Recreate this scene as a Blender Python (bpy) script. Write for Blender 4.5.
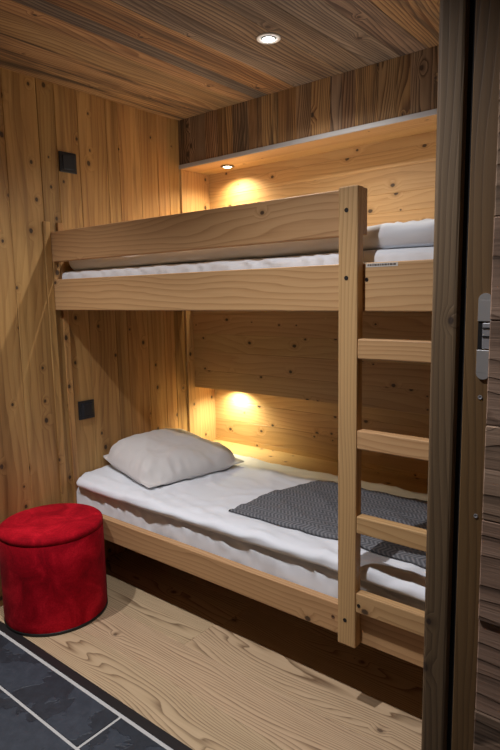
import bpy, bmesh, math, random
from mathutils import Vector, Matrix, noise

for _o in list(bpy.data.objects): bpy.data.objects.remove(_o)
SC = bpy.context.scene
COL = SC.collection
K = 1.06                      # metres per drawing unit

def V(x, y, z): return Vector((x * K, y * K, z * K))

# ------------------------------------------------------------------ camera
cam_d = bpy.data.cameras.new('camera'); cam = bpy.data.objects.new('camera', cam_d); COL.objects.link(cam)
yaw, pit, rol = 0.6814, -0.1399, -0.0195
fw = Vector((-math.sin(yaw) * math.cos(pit), math.cos(yaw) * math.cos(pit), math.sin(pit)))
rt = Vector((math.cos(yaw), math.sin(yaw), 0)); up = rt.cross(fw)
r2 = math.cos(rol) * rt + math.sin(rol) * up
u2 = -math.sin(rol) * rt + math.cos(rol) * up
M = Matrix((r2, u2, -fw)).transposed().to_4x4(); M.translation = V(2.1464, -1.3649, 1.219)
cam.matrix_world = M
cam_d.sensor_fit = 'VERTICAL'; cam_d.sensor_height = 36; cam_d.sensor_width = 24
cam_d.lens = 575.6 * 36 / 750; cam_d.clip_start = 0.02
SC.camera = cam

# ------------------------------------------------------------------ world, exposure
w = bpy.data.worlds.new('world'); SC.world = w; w.use_nodes = True
w.node_tree.nodes['Background'].inputs[0].default_value = (0.5, 0.55, 0.6, 1)
w.node_tree.nodes['Background'].inputs[1].default_value = 0.05
SC.view_settings.view_transform = 'Standard'; SC.view_settings.look = 'None'
SC.view_settings.gamma = 1; SC.view_settings.use_curve_mapping = False
SC.view_settings.exposure = 0.0

# lamp table: x, y, z, watt, colour, cone, blend, pitch tilt
HALL_W, VIS_W, SOFFIT_W, NICHE_W = 96, 40, 21.0, 13.0
HALL_C = (0.98, 0.96, 0.98); VIS_C = (1.0, 0.94, 0.86); SOFFIT_C = (1.0, 0.80, 0.48); NICHE_C = (1.0, 0.96, 0.64)

# ------------------------------------------------------------------ node helpers
class NT:
    def __init__(s, name):
        s.m = bpy.data.materials.new(name); s.m.use_nodes = True; s.t = s.m.node_tree
        s.b = s.t.nodes['Principled BSDF']
    def n(s, typ, **kw):
        nd = s.t.nodes.new(typ)
        for k, v in kw.items(): setattr(nd, k, v)
        return nd
    def put(s, sock, v):
        if hasattr(v, 'links') or isinstance(v, bpy.types.NodeSocket): s.t.links.new(v, sock)
        else: sock.default_value = v
    def math(s, op, a, b=None, c=None, clamp=False):
        nd = s.n('ShaderNodeMath', operation=op); nd.use_clamp = clamp
        s.put(nd.inputs[0], a)
        if b is not None: s.put(nd.inputs[1], b)
        if c is not None: s.put(nd.inputs[2], c)
        return nd.outputs[0]
    def vmath(s, op, a, b):
        nd = s.n('ShaderNodeVectorMath', operation=op); s.put(nd.inputs[0], a); s.put(nd.inputs[1], b)
        return nd.outputs[0]
    def noise(s, vec, scale=1, detail=2, rough=.5, dist=0):
        nd = s.n('ShaderNodeTexNoise'); s.put(nd.inputs['Vector'], vec)
        nd.inputs['Scale'].default_value = scale; nd.inputs['Detail'].default_value = detail
        nd.inputs['Roughness'].default_value = rough; nd.inputs['Distortion'].default_value = dist
        return nd.outputs[0]
    def mr(s, v, a, b, c=0, d=1):
        nd = s.n('ShaderNodeMapRange'); s.put(nd.inputs[0], v)
        for i, q in enumerate((a, b, c, d)): nd.inputs[i + 1].default_value = q
        return nd.outputs[0]
    def mix(s, f, a, b, bt='MIX'):
        nd = s.n('ShaderNodeMix', data_type='RGBA', blend_type=bt)
        s.put(nd.inputs[0], f); s.put(nd.inputs[6], a); s.put(nd.inputs[7], b)
        return nd.outputs[2]
    def ramp(s, v, stops):
        nd = s.n('ShaderNodeValToRGB'); s.put(nd.inputs[0], v); e = nd.color_ramp.elements
        e[0].position, e[0].color = stops[0][0], (*stops[0][1], 1)
        e[1].position, e[1].color = stops[-1][0], (*stops[-1][1], 1)
        for p, c in stops[1:-1]:
            q = e.new(p); q.color = (*c, 1)
        return nd.outputs[0]
    def coord(s): return s.n('ShaderNodeTexCoord').outputs['Object']
    def attr(s, name): return s.n('ShaderNodeAttribute', attribute_name=name).outputs['Fac']
    def bump(s, h, strength=.3, dist=.002):
        nd = s.n('ShaderNodeBump'); nd.inputs['Strength'].default_value = strength
        nd.inputs['Distance'].default_value = dist; s.put(nd.inputs['Height'], h)
        s.t.links.new(nd.outputs[0], s.b.inputs['Normal'])

def simple(name, col, rough=.5, metal=0):
    t = NT(name); t.b.inputs['Base Color'].default_value = (*col, 1)
    t.b.inputs['Roughness'].default_value = rough; t.b.inputs['Metallic'].default_value = metal
    return t.m

def wood(name, grain, light, mid, dark, freq=75, ringamp=4.0, knots=6.5, knotr=.045, tones=None,
         ringmix=.5, finemix=.5, streak=.5, rough=.55, bump=.25, tonevar=.16, warp=1.0, weather=0, wcol=(.048, .030, .019), knotcol=(.035, .018, .01), sat=1.0):
    """procedural board: grain along one axis; each board offset by its 'pid', coloured by its 'tone'"""
    t = NT(name)
    sp = t.n('ShaderNodeSeparateXYZ'); t.put(sp.inputs[0], t.coord())
    X, Y, Z = sp.outputs
    a, b, c = {'x': (X, Y, Z), 'y': (Y, X, Z), 'z': (Z, X, Y)}[grain]
    pid = t.attr('pid')
    def off(s, m): return t.math('ADD', s, t.math('MULTIPLY', pid, m))
    cb = t.n('ShaderNodeCombineXYZ')
    t.put(cb.inputs[0], off(a, 7.31)); t.put(cb.inputs[1], off(b, 3.17)); t.put(cb.inputs[2], off(c, 5.73))
    U = cb.outputs[0]
    dn = t.noise(t.vmath('MULTIPLY', U, (1.1, 6.5, 6.5)), 1, 1.5, .4)
    dn2 = t.noise(t.vmath('MULTIPLY', U, (6, 30, 30)), 1, 2, .5)
    kb = t.n('ShaderNodeCombineXYZ'); s1 = t.n('ShaderNodeSeparateXYZ'); t.put(s1.inputs[0], U)
    t.put(kb.inputs[0], t.math('MULTIPLY', s1.outputs[0], .75)); t.put(kb.inputs[1], t.math('ADD', s1.outputs[1], s1.outputs[2]))
    vo = t.n('ShaderNodeTexVoronoi', voronoi_dimensions='2D'); t.put(vo.inputs['Vector'], kb.outputs[0])
    vo.inputs['Scale'].default_value = knots
    sc_ = t.n('ShaderNodeSeparateColor'); t.put(sc_.inputs[0], vo.outputs['Color'])
    d = t.math('ADD', t.math('DIVIDE', vo.outputs['Distance'], t.mr(sc_.outputs[0], 0, 1, .45, 1.35)), t.mr(sc_.outputs[1], .55, .6, 0, 1))
    d = t.math('ADD', d, t.math('MULTIPLY', t.math('SUBTRACT', t.noise(U, 120, 2), .5), knotr * .5))
    halo = t.mr(d, knotr, knotr * 4.0, 1, 0)
    s2 = t.n('ShaderNodeSeparateXYZ'); t.put(s2.inputs[0], U)
    base = t.math('ADD', t.math('MULTIPLY', s2.outputs[1], freq), t.math('MULTIPLY', s2.outputs[2], freq * .6))
    ph = t.math('ADD', base, t.math('MULTIPLY', dn, ringamp * 2 * warp))
    ph = t.math('ADD', ph, t.math('MULTIPLY', dn2, .5))
    ph = t.math('ADD', ph, t.math('MULTIPLY', halo, 1.3))
    saw = t.math('FRACT', ph)
    ring = t.math('POWER', saw, 2.2)
    ring = t.math('MULTIPLY', ring, t.mr(saw, .93, 1.0, 1, 0))
    fine = t.noise(t.vmath('MULTIPLY', U, (5, 190, 190)), 1, 3, .6)
    st = t.noise(t.vmath('MULTIPLY', U, (.9, 14, 14)), 1, 2, .5)
    f = t.math('ADD', t.math('MULTIPLY', ring, ringmix), t.math('MULTIPLY', t.mr(fine, .3, .75), finemix * .5))
    f = t.math('ADD', f, t.math('MULTIPLY', t.mr(st, .35, .75), streak * .6), clamp=True)
    if tones:
        cl = t.ramp(t.attr('tone'), [(p, q[0]) for p, q in tones]); cd = t.ramp(t.attr('tone'), [(p, q[1]) for p, q in tones])
        col = t.mix(f, cl, cd)
    else:
        col = t.ramp(f, [(0, light), (.45, mid), (1, dark)])
    if weather:
        wq = t.n('ShaderNodeTexWhiteNoise', noise_dimensions='1D'); t.put(wq.inputs['W'], t.math('MULTIPLY', pid, 31.7))
        wr_ = t.mr(wq.outputs['Value'], 0, 1, .25, 1.0)
        wz = t.noise(t.vmath('MULTIPLY', U, (1.1, 24, 24)), 1, 5, .65, .3)
        wp = t.noise(t.vmath('MULTIPLY', U, (1.8, 8, 8)), 1, 3, .6)
        col = t.mix(t.math('MULTIPLY', t.math('MULTIPLY', t.mr(wz, .50, .60), weather), wr_), col, (*wcol, 1))
        col = t.mix(t.math('MULTIPLY', t.math('MULTIPLY', t.mr(wp, .52, .68), weather * .7), wr_), col, (*wcol, 1))
    wn = t.n('ShaderNodeTexWhiteNoise', noise_dimensions='1D'); t.put(wn.inputs['W'], t.math('MULTIPLY', pid, 17.77))
    hs = t.n('ShaderNodeHueSaturation'); t.put(hs.inputs['Color'], col)
    t.put(hs.inputs['Value'], t.mr(wn.outputs['Value'], 0, 1, 1 - tonevar, 1 + tonevar))
    wn2 = t.n('ShaderNodeTexWhiteNoise', noise_dimensions='1D'); t.put(wn2.inputs['W'], t.math('MULTIPLY', pid, 5.3))
    t.put(hs.inputs['Hue'], t.mr(wn2.outputs['Value'], 0, 1, .494, .506)); hs.inputs['Saturation'].default_value = sat
    col = t.mix(t.math('MULTIPLY', t.mr(d, knotr * .9, knotr * 2.4, 1, 0), .45), hs.outputs[0], (*dark, 1))
    col = t.mix(t.math('MULTIPLY', t.mr(d, knotr * .75, knotr * 1.15, 1, 0), .9), col, (*knotcol, 1))
    t.t.links.new(col, t.b.inputs['Base Color'])
    t.b.inputs['Roughness'].default_value = rough
    t.bump(t.math('SUBTRACT', t.math('MULTIPLY', fine, -.6), t.math('MULTIPLY', ring, .5)), bump, .0015)
    return t.m

PL, PM, PD = (.61, .395, .175), (.51, .31, .122), (.28, .145, .048)
pine = {a: wood('pine_' + a, a, PL, PM, PD, knots=6.5, knotr=.045) for a in 'xyz'}
WL, WM, WD = (.54, .325, .118), (.42, .232, .078), (.18, .083, .025)
wall_pine = wood('wall_pine', 'z', WL, WM, WD, freq=60, ringamp=3.2, knots=8.0, knotr=.055, tonevar=.16, streak=1.15, finemix=.35, ringmix=.35, weather=.45, wcol=(.16, .075, .022))
back_pine = wood('back_pine', 'x', PL, PM, PD, freq=70, knots=10, knotr=.065, tonevar=.10, ringmix=.4)
BL, BM_, BD = (.56, .345, .165), (.46, .265, .118), (.27, .135, .054)
bed = {a: wood('bed_pine_' + a, a, BL, BM_, BD, freq=85, ringamp=4.5, knots=5, knotr=.034, tonevar=.04, streak=.3, ringmix=.6, finemix=.35, bump=.12) for a in 'xyz'}
old_tones = [(0, ((.50, .32, .16), (.24, .13, .055))), (.33, ((.50, .28, .11), (.13, .052, .016))),
             (.66, ((.36, .24, .145), (.07, .038, .022))), (1, ((.25, .20, .155), (.07, .05, .037)))]
old_y = wood('reclaimed_ceiling', 'y', weather=.9, light=PL, mid=PM, dark=(.10, .05, .025), freq=60, ringamp=5, knots=5, knotr=.035, tones=old_tones, ringmix=.85, finemix=.9, streak=1.0, rough=.75, bump=.6, tonevar=.10)
old_z = wood('reclaimed_fascia', 'z', weather=.85, light=PL, mid=PM, dark=(.10, .05, .025), freq=75, ringamp=6, knots=5, knotr=.04, tones=old_tones, ringmix=1.0, finemix=.5, streak=.8, rough=.75, bump=.6, tonevar=.14, warp=1.5)
old_x = wood('reclaimed_cladding', 'x', (.40, .27, .19), (.28, .18, .12), (.08, .048, .03), freq=40, knots=5, knotr=.04, ringmix=.6, finemix=.6, streak=.9, rough=.85, bump=1.0, tonevar=.1)
jamb_m = wood('jamb_wood', 'z', (.21, .135, .07), (.15, .092, .045), (.07, .038, .018), knots=7, knotr=.06, rough=.7, bump=.4)
stop_m = wood('door_stop_wood', 'z', (.21, .115, .045), (.155, .08, .028), (.07, .034, .012), knots=3, knotr=.02, rough=.6)
oak = wood('oak_floor', 'x', (.60, .445, .285), (.50, .36, .222), (.17, .10, .053), freq=88, ringamp=9.0, knots=4.2, knotr=.032, ringmix=.85,
           finemix=.6, streak=.2, rough=.48, bump=.25, tonevar=.05, warp=1.2, knotcol=(.13, .085, .055))

def slate():
    t = NT('slate'); c = t.coord(); pid = t.attr('pid')
    cb = t.n('ShaderNodeCombineXYZ'); t.put(cb.inputs[2], t.math('MULTIPLY', pid, 4.7)); c = t.vmath('ADD', c, cb.outputs[0])
    n1 = t.noise(c, 4.5, 5, .55, .3); n2 = t.noise(c, 30, 5, .7); n3 = t.noise(c, 1.8, 2)
    step = t.n('ShaderNodeMapRange', interpolation_type='SMOOTHSTEP'); t.put(step.inputs[0], n1)
    step.inputs[1].default_value = .50; step.inputs[2].default_value = .515
    col = t.ramp(t.math('ADD', t.math('MULTIPLY', n2, .7), t.math('MULTIPLY', step.outputs[0], .25)),
                 [(.25, (.013, .018, .026)), (.6, (.032, .043, .060)), (.9, (.058, .072, .094))])
    t.t.links.new(col, t.b.inputs['Base Color']); t.b.inputs['Roughness'].default_value = .55
    t.bump(t.math('ADD', t.math('MULTIPLY', step.outputs[0], .8), t.math('MULTIPLY', n2, .5)), .6, .003)
    return t.m
def fabric(name, c1, c2, wscale=900, rough=.9, bump=.15, sheen=.3):
    t = NT(name); c = t.coord(); n = t.noise(c, 12, 4, .6); f = t.noise(c, wscale, 2)
    t.t.links.new(t.mix(n, (*c1, 1), (*c2, 1)), t.b.inputs['Base Color'])
    t.b.inputs['Roughness'].default_value = rough; t.b.inputs['Sheen Weight'].default_value = sheen
    t.bump(f, bump, .0006); return t.m
def suede():
    t = NT('red_suede'); c = t.coord(); n = t.noise(c, 9, 6, .62, .8); f = t.noise(c, 160, 3, .7)
    v = t.math('ADD', t.math('MULTIPLY', n, .75), t.math('MULTIPLY', f, .3))
    t.t.links.new(t.ramp(v, [(.34, (.15, .0, .004)), (.52, (.34, .001, .009)), (.68, (.60, .008, .022))]), t.b.inputs['Base Color'])
    t.b.inputs['Roughness'].default_value = .85; t.b.inputs['Sheen Weight'].default_value = .05; t.b.inputs['Specular IOR Level'].default_value = .12
    t.b.inputs['Sheen Tint'].default_value = (1, .25, .3, 1)
    t.bump(t.math('ADD', f, t.math('MULTIPLY', n, 2)), .3, .0012); return t.m
def herring():
    t = NT('grey_weave'); sp = t.n('ShaderNodeSeparateXYZ'); t.put(sp.inputs[0], t.coord())
    zig = t.math('PINGPONG', sp.outputs[1], .022)
    s1 = t.math('FRACT', t.math('MULTIPLY', t.math('ADD', sp.outputs[0], t.math('MULTIPLY', zig, .8)), 62))
    line = t.mr(t.math('ABSOLUTE', t.math('SUBTRACT', s1, .5)), .1, .4)
    n = t.noise(t.coord(), 260, 3, .7); big = t.noise(t.coord(), 7, 2)
    f = t.math('ADD', t.math('MULTIPLY', line, .40), t.math('MULTIPLY', n, .6))
    t.t.links.new(t.ramp(f, [(.15, (.055, .057, .065)), (.5, (.13, .134, .146)), (.9, (.27, .272, .29))]), t.b.inputs['Base Color'])
    t.b.inputs['Roughness'].default_value = .95; t.bump(f, .6, .002); return t.m
slate_m = slate(); suede_m = suede(); weave_m = herring()
sheet_m = fabric('white_cotton', (.76, .79, .84), (.79, .82, .87))
pillow_m = fabric('pillow_cotton', (.62, .60, .585), (.67, .65, .635), bump=.25)
mattress_m = fabric('mattress_cover', (.70, .68, .63), (.76, .74, .70))
grout_m = fabric('grout', (.46, .46, .45), (.58, .58, .57), 300, sheen=0)
dark_plastic = simple('anthracite_plastic', (.018, .020, .024), .32)
dark_rocker = simple('anthracite_rocker', (.035, .040, .048), .22)
black = simple('black_plastic', (.006, .006, .007), .5)
rubber = simple('black_rubber', (.003, .003, .004), .9)
strip_m = simple('dark_threshold', (.012, .011, .012), .5)
alu = simple('brushed_aluminium', (.45, .45, .47), .45, .6)
alu_led = simple('pale_edge_profile', (.42, .42, .44), .5, .1)
steel = simple('satin_steel', (.62, .62, .62), .42, .75)
white_ring = simple('white_lamp_ring', (.75, .75, .74), .35)
bronze_ring = simple('dark_lamp_ring', (.10, .07, .04), .4, .5)
bolt_m = simple('bolt_hole_dark', (.012, .008, .006), .7, .0)
plug_m = simple('wood_plug', (.20, .10, .045), .6)
plaster = simple('hall_plaster', (.30, .25, .20), .9)
paper = simple('sticker_paper', (.62, .58, .52), .6)
ink = simple('sticker_ink', (.10, .08, .07), .6)
def glow(name, col, s):
    t = NT(name); t.b.inputs['Emission Color'].default_value = (*col, 1); t.b.inputs['Emission Strength'].default_value = s
    return t.m
lens_white = glow('lamp_lens_white', (1, .97, .92), 14)
lens_warm = glow('lamp_lens_warm', (1, .86, .6), 9)

# ------------------------------------------------------------------ mesh helpers
class MB:
    """collects shapes (drawing units) into one mesh"""
    def __init__(s): s.v = []; s.f = []; s.pid = []; s.tone = []; s.sm = []
    def add(s, vs, fs, pid=0.0, tone=0.0, smooth=False):
        o = len(s.v); s.v += [Vector(q) for q in vs]
        for f in fs: s.f.append([i + o for i in f]); s.pid.append(pid); s.tone.append(tone); s.sm.append(smooth)
        return s
    def box(s, x0, x1, y0, y1, z0, z1, bev=.0015, pid=None, tone=0.0, seg=1):
        bm = bmesh.new(); bmesh.ops.create_cube(bm, size=1)
        for v in bm.verts: v.co = Vector(((x0 + x1) / 2 + v.co.x * (x1 - x0), (y0 + y1) / 2 + v.co.y * (y1 - y0), (z0 + z1) / 2 + v.co.z * (z1 - z0)))
        if bev: bmesh.ops.bevel(bm, geom=bm.edges[:], offset=bev, segments=seg, affect='EDGES', profile=.5)
        bm.verts.ensure_lookup_table()
        s.add([v.co.copy() for v in bm.verts], [[v.index for v in f.verts] for f in bm.faces], random.random() if pid is None else pid, tone)
        bm.free(); return s
    def lathe(s, cx, cy, prof, n=48, smooth=True, pid=0):
        """prof: (r, z) from bottom to top"""
        vs = []; fs = []
        for r, z in prof:
            for k in range(n):
                a = 2 * math.pi * k / n; vs.append((cx + r * math.cos(a), cy + r * math.sin(a), z))
        for i in range(len(prof) - 1):
            for k in range(n):
                fs.append([i * n + k, i * n + (k + 1) % n, (i + 1) * n + (k + 1) % n, (i + 1) * n + k])
        fs.append([k for k in range(n)][::-1]); fs.append([(len(prof) - 1) * n + k for k in range(n)])
        return s.add(vs, fs, pid, 0, smooth)
    def disc_y(s, cx, y, cz, r, depth, n=16):
        vs = []
        for yy, rr in ((y + depth, r), (y, r), (y, r * .6), (y + depth * .4, r * .5)):
            for k in range(n):
                a = 2 * math.pi * k / n; vs.append((cx + rr * math.cos(a), yy, cz + rr * math.sin(a)))
        fs = [[i * n + k, i * n + (k + 1) % n, (i + 1) * n + (k + 1) % n, (i + 1) * n + k] for i in range(3) for k in range(n)]
        fs.append([3 * n + k for k in range(n)]); fs.append([k for k in range(n)][::-1])
        return s.add(vs, fs, 0, 0, False)
    def build(s, name, mat, parent=None, origin=None):
        base = Vector(parent['_o']) if parent is not None else Vector((0, 0, 0))
        org = Vector(origin) if origin is not None else base
        me = bpy.data.meshes.new(name)
        me.from_pydata([(v - org) * K for v in s.v], [], s.f)
        a = me.attributes.new('pid', 'FLOAT', 'FACE'); b = me.attributes.new('tone', 'FLOAT', 'FACE')
        a.data.foreach_set('value', s.pid); b.data.foreach_set('value', s.tone)
        me.polygons.foreach_set('use_smooth', s.sm)
        bm = bmesh.new(); bm.from_mesh(me); bmesh.ops.recalc_face_normals(bm, faces=bm.faces); bm.to_mesh(me); bm.free()
        me.materials.append(mat); me.update()
        o = bpy.data.objects.new(name, me); COL.objects.link(o); o['_o'] = tuple(org)
        o.location = (org - base) * K
        if parent is not None: o.parent = parent
        return o

def thing(name, loc, label=None, cat=None, group=None, kind=None):
    o = bpy.data.objects.new(name, None); COL.objects.link(o); o.empty_display_size = .05
    o.location = V(*loc); o['_o'] = tuple(loc); tag(o, label, cat, group, kind); return o
def tag(o, label=None, cat=None, group=None, kind=None):
    for k, v in (('label', label), ('category', cat), ('group', group), ('kind', kind)):
        if v: o[k] = v
    return o
def struct(mb, name, mat, label=None, origin=None):
    return tag(mb.build(name, mat, None, origin), label, name.split('_')[0], None, 'structure')

random.seed(7)
H = 2.074; YB = .956; YS = .752; XR = 2.02; YH = -2.3; XH = 3.0; YD = -.40
# ------------------------------------------------------------------ room shell
# left wall: vertical pine boards
mb = MB(); ys = [YH, -2.15, -2.0, -1.84, -1.69, -1.53, -1.38, -1.22, -1.07, -.91, -.76, -.61, -.46, -.31, -.164, -.02, .058, .165, .31, .375, .50, .607, .68, YB]
for a, b in zip(ys, ys[1:]): mb.box(-.03, 0, a, b, 0, H, .0026)
mb.box(-.06, -.028, YH, YB + .03, -.04, H + .03, 0).box(-.03, -.0005, YH, YB + .03, -.04, .001, 0).box(-.03, -.0005, YH, YB + .03, H - .001, H + .03, 0)  # unseen backing and edge strips, added so outside light cannot leak at the corners
struct(mb, 'wall_left', wall_pine, 'left wall of vertical knotty pine boards')
# back wall: horizontal pine boards
mb = MB(); zs = [0, .12, .23, .34, .44, .54, .64, .735, .83, .93, 1.02, 1.12, 1.22, 1.33, 1.44, 1.547, 1.625, 1.728, 1.80, H]
for a, b in zip(zs, zs[1:]): mb.box(-.03, XR + .03, YB, YB + .03, a, b, .0018)
struct(mb, 'wall_back', back_pine, 'back wall of horizontal knotty pine boards behind the bunks')
mb = MB()
for a, b in zip(ys[12:], ys[13:]): 
    if a > YD + .05: mb.box(XR, XR + .03, a, b, 0, H, .0018)
mb.box(XR, XR + .03, YD + .07, ys[13], 0, H, .0018)
struct(mb, 'wall_right', wall_pine, 'right end wall of the sleeping nook')
mb = MB().box(-.03, XH + .03, YH - .03, YH, 0, H, 0); struct(mb, 'wall_front', plaster, 'far wall of the hall facing the bunks')
mb = MB().box(XH, XH + .03, YH, YD, 0, H, 0); struct(mb, 'wall_hall', plaster, 'side wall of the hall')
# ceiling: reclaimed boards running towards the back
cx = [0, .13, .27, .41, .49, .56, .70, .80, .93, 1.05, 1.17, 1.275, 1.42, 1.56, 1.70, 1.85, 2.0, 2.15, 2.3, 2.5, 2.7, 2.85, XH]
ct = [.12, .05, .02, .15, .97, .32, .80, .62, .70, .85, .66, .40, .33, .6, .9, .5, .3, .7, .2, .6, .9, .4]
mb = MB()
for a, b, t_ in zip(cx, cx[1:], ct): mb.box(a, b, YH, YB, H, H + .03, .0016, tone=t_)
struct(mb, 'ceiling', old_y, 'ceiling of weathered reclaimed boards')
# wood floor, planks along the bunk
mb = MB(); fy = [-.386, -.23, -.065, .10, .27, .44, .61, .78, YB]
random.seed(11)
for i, (a, b) in enumerate(zip(fy, fy[1:])):
    cut = [.0, {0: 1.45, 1: 2.0, 2: .77}.get(i, .4 + .5 * random.random()), XR]
    for c, d in zip(cut, cut[1:]): 
        if d - c > .02: mb.box(c, d, a, b, -.03, 0, .0011)
struct(mb, 'floor', oak, 'oak plank floor of the sleeping nook')
# slate floor: tiles in a grout bed
mb = MB().box(-.03, XH, YH, -.415, -.03, -.0025, 0); struct(mb, 'floor_grout', grout_m, 'pale grout bed between the slate tiles')
mb = MB(); g = .0045; rows = [-.4235, -.5765, -.88, -1.18, -1.48, -1.78, -2.08, YH]
for i, (b, a) in enumerate(zip(rows, rows[1:])):
    x = {0: -.0, 1: -.12}.get(i, -.5 + (i % 3) * .3)
    edges = [x]
    if i == 0: edges = [0, .872, 1.47, 2.07, 2.67, XH]
    else:
        while edges[-1] < XH: edges.append(edges[-1] + 1.2)
    for c, d in zip(edges, edges[1:]):
        c = max(c, 0); d = min(d, XH)
        if d - c > .03: mb.box(c + g, d - g, a + g, b - g, -.02, 0, .0012)
struct(mb, 'floor_slate', slate_m, 'dark slate tiles of the hall floor')
mb = MB().box(0, 1.80, -.416, -.386, -.02, .0012, .0006); struct(mb, 'trim_1', strip_m, 'dark threshold strip between oak floor and slate')
# pilaster at the head end, ledge, panel, soffit and fascia
mb = MB().box(0, .012, YS, YB, 0, 1.841, .001); struct(mb, 'trim_2', pine['z'], 'narrow pine pilaster in the left corner of the niche')
mb = MB().box(.012, XR, .757, YB, .385, .416, .002).box(.012, XR, .757, .775, 0, .385, .001); struct(mb, 'trim_3', back_pine, 'pine ledge behind the lower mattress')
mb = MB()
for a, b in zip([.735, .83, .93, 1.02, 1.12, 1.22], [.83, .93, 1.02, 1.12, 1.22, 1.30]): mb.box(.012, XR, .80, YB, a, b, .0016)
struct(mb, 'trim_4', back_pine, 'boxed pine panel above the lower bunk')
mb = MB()
for a, b in ((YS, .86), (.86, YB)): mb.box(.0, XR, a, b, 1.841, 1.86, .001)
struct(mb, 'trim_5', pine['x'], 'pine soffit over the upper bunk')
mb = MB(); fx = [0, .075, .182, .26, .353, .448, .526, .613, .707, .78, .872, .925, .985, 1.083, 1.152, 1.211, 1.30, 1.42, 1.55, 1.66, 1.8, 1.92, XR]
ft = [.55, .62, .45, .33, .60, .40, .22, .33, .5, .28, .66, .5, .30, .45, .36, .6, .5, .4, .7, .5, .8, .4]
for a, b, t_ in zip(fx, fx[1:], ft): mb.box(a, b, YS, YS + .022, 1.862, H, .0016, tone=t_)
struct(mb, 'trim_6', old_z, 'fascia of dark reclaimed boards over the upper bunk')
mb = MB().box(0, XR, YS - .004, YS + .010, 1.843, 1.862, .001); struct(mb, 'trim_7', alu_led, 'pale grey edge profile under the fascia')

# doorway side at the right: clad wall, jamb, seal, stop and strike plate
mb = MB(); random.seed(5)
zz = [0, .16, .33, .49, .66, .84, 1.0, 1.17, 1.33, 1.5, 1.66, 1.83, H]
for a, b in zip(zz, zz[1:]):
    mb.box(1.8665, XH, YD - .012 - random.random() * .004, YD + .07, a, b, .002)
struct(mb, 'wall_doorway', old_x, 'rough reclaimed cladding right of the doorway')
door = thing('door_1', (1.81, YD, 0), 'door frame at the right edge of the view', 'door', kind='structure')
MB().box(1.7645, 1.8125, YD, YD + .07, 0, H, .008, seg=3).build('door_jamb', jamb_m, door)
MB().box(1.811, 1.8235, YD + .008, YD + .07, 0, H, .001).build('rubber_seal', rubber, door)
MB().box(1.8235, 1.8665, YD, YD + .07, 0, H, .0015).build('door_stop', stop_m, door)
def strike():
    mb = MB(); x0, x1, z0, z1 = 1.8445, 1.866, 1.073, 1.213; r = (x1 - x0) / 2; cxx = (x0 + x1) / 2
    # rounded bar with a rectangular hole: three pieces in one plate
    def cap(zc, s):
        n = 12; ring = [(cxx + r * math.cos(math.pi * k / n), zc + s * r * math.sin(math.pi * k / n)) for k in range(n + 1)]
        vs = [(x, YD - .0025, z) for x, z in ring] + [(x, YD + .001, z) for x, z in ring]; m = len(ring)
        mb.add(vs, [list(range(m)), list(range(m, 2 * m))] + [[k, k + 1, m + k + 1, m + k] for k in range(m - 1)])
    cap(z1 - r, 1); cap(z0 + r, -1)
    mb.box(x0, x1, YD - .0025, YD + .001, z0 + r, 1.121, .0003); mb.box(x0, x1, YD - .0025, YD + .001, 1.168, z1 - r, .0003)
    p = mb.build('strike_plate', steel, door)
    MB().box(x0 + .0005, x0 + .007, YD - .0012, YD + .001, 1.121, 1.168, 0).build('latch_hole', black, p)
    MB().box(x0 + .007, x1, YD - .002, YD + .001, 1.123, 1.166, .002).build('latch', alu, p)
    MB().box(x0 + .008, x1, YD - .0028, YD - .001, 1.142, 1.1445, 0).box(x0 + .008, x1, YD - .0028, YD - .001, 1.156, 1.158, 0).build('latch_slot', black, p)
strike()
for z in (1.043, .838, 1.9): MB().disc_y(1.852, YD - .001, z, .0035, .002).build('screw', alu, door)

# ------------------------------------------------------------------ bunk bed
bunk = thing('bunk_bed', (1.0, .02, 0), 'pale pine built-in bunk bed with a ladder, filling the nook', 'bunk bed')
X0 = .0005; RE = XR - .002
random.seed(3)
def rail(z0, z1, nm='side_rail', x1=RE, y0=0, y1=.03): return MB().box(X0, x1, y0, y1, z0, z1, .003, seg=2).build(nm, bed['x'], bunk)
up_rail = rail(1.168, 1.293); lo_rail = rail(.2295, .3216)
guard = rail(1.365, 1.484, 'guard_rail', 1.421, 0, .028)
MB().box(.001, .009, -.031, -.0008, 0.0, 1.525, .0015, pid=.3).box(.001, .012, .0315, .058, 0.0, 1.525, .002, pid=.6).box(.0005, .013, .001, .030, 1.2935, 1.3645, .001, pid=.4).build('wall_post_light_block', wall_pine, bunk)  # last box: end block added at the wall to stop a slit of light
posts = []
for a, b, top, bot in ((1.3684, 1.4245, 1.4845, .2275), (1.70, 1.757, 1.4845, .2275)):
    p = MB().box(a, b, -.0318, -.0003, bot, top, .003, seg=2).build('ladder_post', bed['z'], bunk); posts.append((p, (a + b) / 2))
for p, xm in posts:
    for z in (1.426, 1.255, .303): MB().disc_y(xm - .004, -.0328, z, .0058, .0022).build('bolt', bolt_m, p)
for zt, zb in ((1.098, 1.046), (.8545, .804), (.617, .568), (.3945, .337)):
    MB().box(1.4250, 1.6995, -.0300, -.002, zb, zt, .003, seg=2).build('ladder_rung', bed['x'], bunk)
for z in (.360, 1.250): MB().disc_y(1.4345, -.0312 if z < 1 else -.0012, z, .005, .003).build('bolt', bolt_m, bunk)
MB().disc_y(1.335, -.0012, .278, .006, .003).build('wood_plug', plug_m, bunk)
for z0 in (.215, 1.168):          # slatted bases
    mb = MB()
    for i in range(16): mb.box(.06 + i * .125, .13 + i * .125, .031, .745, z0 + .028, z0 + .045, .002)
    mb.box(X0, RE, .031, .055, z0 + .003, z0 + .028, .001).box(X0, RE, .715, .745, z0 + .003, z0 + .028, .001)
    mb.build('slat_base', bed['y'], bunk)
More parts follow.
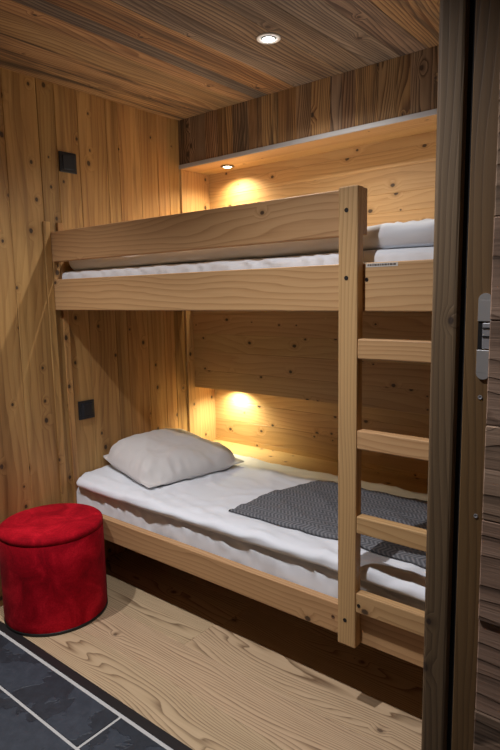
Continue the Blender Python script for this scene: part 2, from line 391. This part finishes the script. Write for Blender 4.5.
st = MB().box(1.4245 + .008, 1.520, -.0006, .0002, 1.281, 1.2905, 0).build('sticker', paper, bunk)
mb = MB(); random.seed(21); x = 1.437
while x < 1.512:
    wd = .003 + .005 * random.random(); mb.box(x, x + wd, -.0009, -.0005, 1.2838, 1.2885, 0); x += wd + .0016
mb.build('sticker_print', ink, st)

# ------------------------------------------------------------------ bedding
def fbm(x, y, z=0.0): return noise.noise(Vector((x, y, z)))
def wr(x, y, s):      # soft cloth creases, a ridge pattern
    a = 1 - abs(fbm(x * 5 + s, y * 9 - s, s)) * 2.4
    b = 1 - abs(fbm(x * 3.1 + y * 4 - s, y * 3 + 2 * s, s + 3)) * 2.6
    return max(a, 0) ** 2 * .55 + max(b, 0) ** 2 * .6
def top_z(x, y, zt, s):
    """height of the duvet's upper face"""
    fr = max(0, 1 - y / .22)
    c = max(0, 1 - abs(fbm(x * 2.2 + s, y * 17 + x * 3, s + 7)) * 3) ** 2
    return zt + .008 * fbm(x * 2.2 + s, y * 2.8, s) + .011 * wr(x, y, s) + .002 * fbm(x * 22, y * 30, s) + (.003 + .010 * fr) * c
def duvet(name, zt, zb, seed, x0=.0125, x1=1.99, yf=.012, yb=.742, nose=.045, amp=1.0):
    nx, nt, nn = 190, 46, 12
    mb = MB(); vs = []; ring = None
    for i in range(nx + 1):
        x = x0 + (x1 - x0) * i / nx
        row = []
        e = min(1, (i / nx) / .015, (1 - i / nx) / .015); e = max(e, 0) ** .5; yn = .03 * (1 - min(1, i / nx / .03)) ** 2
        yfr = yf + yn + .008 * fbm(x * 3.3 + seed, 1.7, seed) * amp + .004 * fbm(x * 12, 4.4, seed)
        zlow = zb + (.006 * abs(fbm(x * 2.1 - seed, 8.8, seed)) + .004 * abs(fbm(x * 7, 2.2, seed))) * amp
        for j in range(nt + 1):
            t = j / nt; y = yb + (yfr + nose * .55 - yb) * t
            z = top_z(x, y, zt, seed); z -= .014 * max(0, 1 - t / .05)
            row.append((x, y, zlow + .010 + (z - zlow - .010) * (.9 + .1 * e)))
        ylast, zlast = row[-1][1], row[-1][2]
        hh = (zlast - zlow) / 2; zc = zlow + hh
        for j in range(1, nn + 1):
            a = math.pi * j / nn
            bul = 1 + .16 * fbm(x * 9 + j * .21, j * .3, seed)
            row.append((x, ylast - math.sin(a) * nose * .9 * bul, zc + math.cos(a) * hh * (.6 + .4 * e)))
        row.append((x, yf + .10, zlow + .002)); row.append((x, yb, zlow + .002))
        vs += row; ring = len(row)
    fs = []
    for i in range(nx):
        for j in range(ring):
            fs.append([i * ring + j, i * ring + (j + 1) % ring, (i + 1) * ring + (j + 1) % ring, (i + 1) * ring + j])
    fs.append(list(range(ring))); fs.append([nx * ring + j for j in range(ring)])
    return mb.add(vs, fs, 0, 0, True)
def mattress(z0, z1, seed, y0=.0345, y1=.745, x0=.0125, x1=1.985):
    """rounded block under a fitted sheet, gathered along its front"""
    nx = 260; mb = MB(); vs = []
    prof = []
    r = .022; n = 5
    for cy, cz, a0 in ((y0 + r, z0 + r, 180), (y0 + r, z1 - r, 90), (y1 - r, z1 - r, 0), (y1 - r, z0 + r, -90)):
        for k in range(n + 1):
            a = math.radians(a0 + (90 - 90 * k / n if True else 0)); 
            prof.append((cy + r * math.cos(a), cz + r * math.sin(a)))
    # intermediate points on the front face
    P = prof[:n + 1] + [(y0, z0 + r + (z1 - z0 - 2 * r) * t) for t in (.33, .66)] + prof[n + 1:]
    m = len(P)
    for i in range(nx + 1):
        x = x0 + (x1 - x0) * i / nx
        for (y, z) in P:
            front = max(0, 1 - (y - y0) / .06)
            vs.append((x, y + front * (.012 * (abs(fbm(x * 15 + z * 30, z * 5, seed)) * 1.6) + .003 * fbm(x * 45 + z * 60, z * 9, seed)), z + .003 * fbm(x * 5, y * 5, seed) * (z > z0 + .03)))
    fs = [[i * m + j, i * m + (j + 1) % m, (i + 1) * m + (j + 1) % m, (i + 1) * m + j] for i in range(nx) for j in range(m)]
    fs.append(list(range(m))); fs.append([nx * m + j for j in range(m)])
    return mb.add(vs, fs, 0, 0, True)

def bedding(z0, zm, zt, seed, which):
    m = mattress(z0, zm, seed).build('mattress', mattress_m, None, (1.0, .39, z0))
    tag(m, f'{which} mattress in a white fitted sheet', 'mattress', 'bunk mattresses')
    m.data.materials.clear(); m.data.materials.append(sheet_m)
    return m
bedding(.261, .396, 0, 2.3, 'lower bunk')
bedding(1.214, 1.327, 0, 5.1, 'upper bunk')
ZL = .437
d = duvet('duvet', ZL, .3965, 2.3, yf=.027, nose=.034, amp=1.0).build('duvet', sheet_m, None, (1.0, .39, .38)); tag(d, 'white duvet spread over the lower bunk under the grey blanket', 'duvet', 'white duvets')
d = duvet('duvet', 1.388, 1.328, 6.4, yf=.060, nose=.034, amp=.8).build('duvet', sheet_m, None, (1.0, .39, 1.34)); tag(d, 'white duvet on the upper bunk behind the guard rail', 'duvet', 'white duvets')

# grey throw blanket across the foot half of the lower bunk
def blanket():
    mb = MB(); nx, ny = 90, 44; vs = []; top = []
    def pos(u, v):
        xl = .83 + .075 * v - .035 * math.sin(math.pi * v) ; x = xl + (1.93 - xl) * u
        y = .118 + .012 * math.sin(u * 5) + (.60 - .118 + .075 * u - .012 * math.sin(u * 5)) * v
        return x, y
    for layer in (0, 1):
        for i in range(nx + 1):
            for j in range(ny + 1):
                x, y = pos(i / nx, j / ny)
                ed = min(1, min(i, nx - i) / 2, min(j, ny - j) / 2) ** .5
                z = top_z(x, y, ZL, 2.3) + .003
                # a soft lifted fold along the front edge
                z += .0035 * math.exp(-((j / ny - .06) / .05) ** 2) * (.5 + fbm(x * 4, 1.1, 3))
                vs.append((x, y, z + (.0075 * ed if layer == 0 else 0)))
    N = (nx + 1) * (ny + 1); I = lambda i, j, l=0: l * N + i * (ny + 1) + j
    fs = []
    for i in range(nx):
        for j in range(ny):
            fs.append([I(i, j), I(i + 1, j), I(i + 1, j + 1), I(i, j + 1)]); fs.append([I(i, j, 1), I(i, j + 1, 1), I(i + 1, j + 1, 1), I(i + 1, j, 1)])
    for i in range(nx):
        for j in (0, ny): fs.append([I(i, j), I(i, j, 1), I(i + 1, j, 1), I(i + 1, j)])
    for j in range(ny):
        for i in (0, nx): fs.append([I(i, j), I(i, j + 1), I(i, j + 1, 1), I(i, j, 1)])
    o = mb.add(vs, fs, 0, 0, True).build('blanket', weave_m, None, (1.3, .37, ZL))
    tag(o, 'grey herringbone wool blanket laid over the lower bunk', 'blanket')
blanket()

def pillow():
    mb = MB(); n = 52; vs = []
    LF, RF, RB, LB = Vector((.004, .165)), Vector((.438, .080)), Vector((.525, .615)), Vector((.012, .665))
    for side in (1, -1):
        for i in range(n + 1):
            for j in range(n + 1):
                u = -1 + 2 * i / n; v = -1 + 2 * j / n
                cc = 1 - (.085 if u < 0 else .055) * (u * v) ** 4; a = (u * cc * (1 - .055 * (1 - v * v)) + 1) / 2; b = (v * cc * (1 - .06 * (1 - u * u)) + 1) / 2
                p = (LF * (1 - a) + RF * a) * (1 - b) + (LB * (1 - a) + RB * a) * b
                rr = (abs(u) ** 4.5 + abs(v) ** 4.5) ** (1 / 4.5); e = max(0, 1 - rr ** 2.9) ** .52; cc = 1 - .05 * (u * v) ** 4
                lean = .034 * (1 - u) / 2 * (1 - .3 * v)
                edge = ZL + .025 + lean
                rim = 1 - e
                crease = .020 * (wr(u * .30 + .3, v * .24, 9.3) - .3) * (.3 + rim) + .009 * fbm(u * 2.2, v * 2.2, 4) + .003 * fbm(u * 9, v * 9, 2)
                ang = math.atan2(v, u); gather = .013 * fbm(math.cos(ang) * 7, math.sin(ang) * 7, 5) * max(0, rim - .1) * 2
                if side > 0: z = max(edge, top_z(p.x, p.y, ZL, 2.3) + .008) + e * (.098 - .020 * u) + (crease + gather) * min(1, e * 3)
                else: z = max(edge - .006 - e * .05, top_z(p.x, p.y, ZL, 2.3) + .004)
                vs.append((p.x, p.y, z))
    N = (n + 1) ** 2; I = lambda i, j, l=0: l * N + i * (n + 1) + j
    fs = []
    for i in range(n):
        for j in range(n):
            fs.append([I(i, j), I(i + 1, j), I(i + 1, j + 1), I(i, j + 1)]); fs.append([I(i, j, 1), I(i, j + 1, 1), I(i + 1, j + 1, 1), I(i + 1, j, 1)])
    for i in range(n):
        for j in (0, n): fs.append([I(i, j), I(i, j, 1), I(i + 1, j, 1), I(i + 1, j)])
    for j in range(n):
        for i in (0, n): fs.append([I(i, j), I(i, j + 1), I(i, j + 1, 1), I(i, j, 1)])
    o = mb.add(vs, fs, 0, 0, True).build('pillow', pillow_m, None, (.26, .37, ZL))
    bm = bmesh.new(); bm.from_mesh(o.data); bmesh.ops.remove_doubles(bm, verts=bm.verts, dist=.0005)
    bmesh.ops.recalc_face_normals(bm, faces=bm.faces); bm.to_mesh(o.data); bm.free()
    o.modifiers.new('s', 'SUBSURF').levels = 1; o.modifiers['s'].render_levels = 1
    tag(o, 'plump pale grey pillow at the head of the lower bunk', 'pillow')
pillow()

# ------------------------------------------------------------------ pouf
po = (.198, -.2015, 0); R = .1935; hp = .366
pouf = thing('pouf', po, 'round red suede pouf with a black base, beside the bunk', 'pouf')
MB().lathe(po[0], po[1], [(R - .002, .008), (R - .0005, .014), (R, .03), (R, .12), (R, .24), (R, hp - .026), (R - .0025, hp - .0235)], 72).build('body', suede_m, pouf)
MB().lathe(po[0], po[1], [(R - .004, hp - .0235), (R + .0002, hp - .0215), (R + .0002, hp - .012), (R - .0015, hp - .005), (R - .006, hp - .001), (R - .014, hp + .002), (R * .7, hp + .006), (R * .3, hp + .008), (.01, hp + .008)], 72).build('top_cushion', suede_m, pouf)
MB().lathe(po[0], po[1], [(R - .004, 0), (R + .001, .001), (R + .001, .011), (R - .004, .013)], 72).build('base_ring', black, pouf)

# ------------------------------------------------------------------ wall switches
def switch(y, z, label, rock):
    s = .082; t = thing('light_switch', (0, y + s / 2, z), label, 'light switch', 'square black wall fittings')
    MB().box(.0004, .007, y, y + s, z, z + s, .0025, seg=2).build('frame', dark_plastic, t)
    if rock: MB().box(.007, .0105, y + .014, y + s - .012, z + .012, z + s - .012, .002, seg=2).build('rocker', dark_rocker, t)
    else:
        c = MB().box(.0071, .0095, y + .012, y + s - .012, z + .012, z + s - .012, .0015, seg=2).build('cover', dark_rocker, t)
        MB().box(.0095, .0105, y + .022, y + s - .016, z + .016, z + s - .016, .0008).build('rocker', dark_plastic, c)
switch(.063, 1.732, 'square anthracite light switch high on the left wall above the upper bunk', True)
switch(.0824, .685, 'square anthracite light switch on the left wall above the lower pillow', False)

# ------------------------------------------------------------------ lamps
def lamp(name, x, y, z, r, watt, col, cone, blend, label, ring=white_ring, lens=lens_white, tilt=(0, 0), soft=.012, group=None, hollow=.5):
    t = thing(name, (x, y, z), label, 'ceiling light', group)
    MB().lathe(x, y, [(r, z - .0002), (r, z - .003), (r * .9, z - .0045), (r * .66, z - .002), (r * .64, z - .0002)], 32).build('trim_ring', ring, t)
    MB().lathe(x, y, [(r * hollow, z - .0052), (r * hollow, z - .0046), (r * .1, z - .0046)], 24).build('lens', lens, t)
    ld = bpy.data.lights.new('spot', 'SPOT'); ld.energy = watt; ld.color = col; ld.spot_size = math.radians(cone); ld.spot_blend = blend
    ld.shadow_soft_size = soft
    lo = bpy.data.objects.new('spot', ld); COL.objects.link(lo); lo.parent = t; lo.location = (0, 0, -.012 * K)
    lo.rotation_euler = (math.radians(tilt[0]), math.radians(tilt[1]), 0)
    return t
lamp('recessed_light', .899, .308, H, .041, VIS_W, VIS_C, 150, .8, 'bright round recessed spotlight in the reclaimed board ceiling')
G = 'spotlights over the hall floor'
lamp('recessed_light', 1.27, -.74, H, .034, HALL_W, HALL_C, 125, 1, 'recessed spotlight in the hall ceiling in front of the ladder', group=G)
lamp('recessed_light', .28, -.72, H, .034, HALL_W * .72, HALL_C, 118, 1, 'recessed spotlight in the hall ceiling over the pouf', group=G)
lamp('recessed_light', .227, .858, 1.841, .034, SOFFIT_W, SOFFIT_C, 150, 1, 'small warm spotlight in the pine soffit over the upper bunk', bronze_ring, lens_warm, soft=.012, hollow=.62)
lamp('recessed_light', .195, .885, .735, .024, NICHE_W, NICHE_C, 155, .8, 'small warm spotlight under the boxed panel above the pillow', bronze_ring, lens_warm, soft=.012)
for o in bpy.data.objects:
    if '_o' in o: del o['_o']
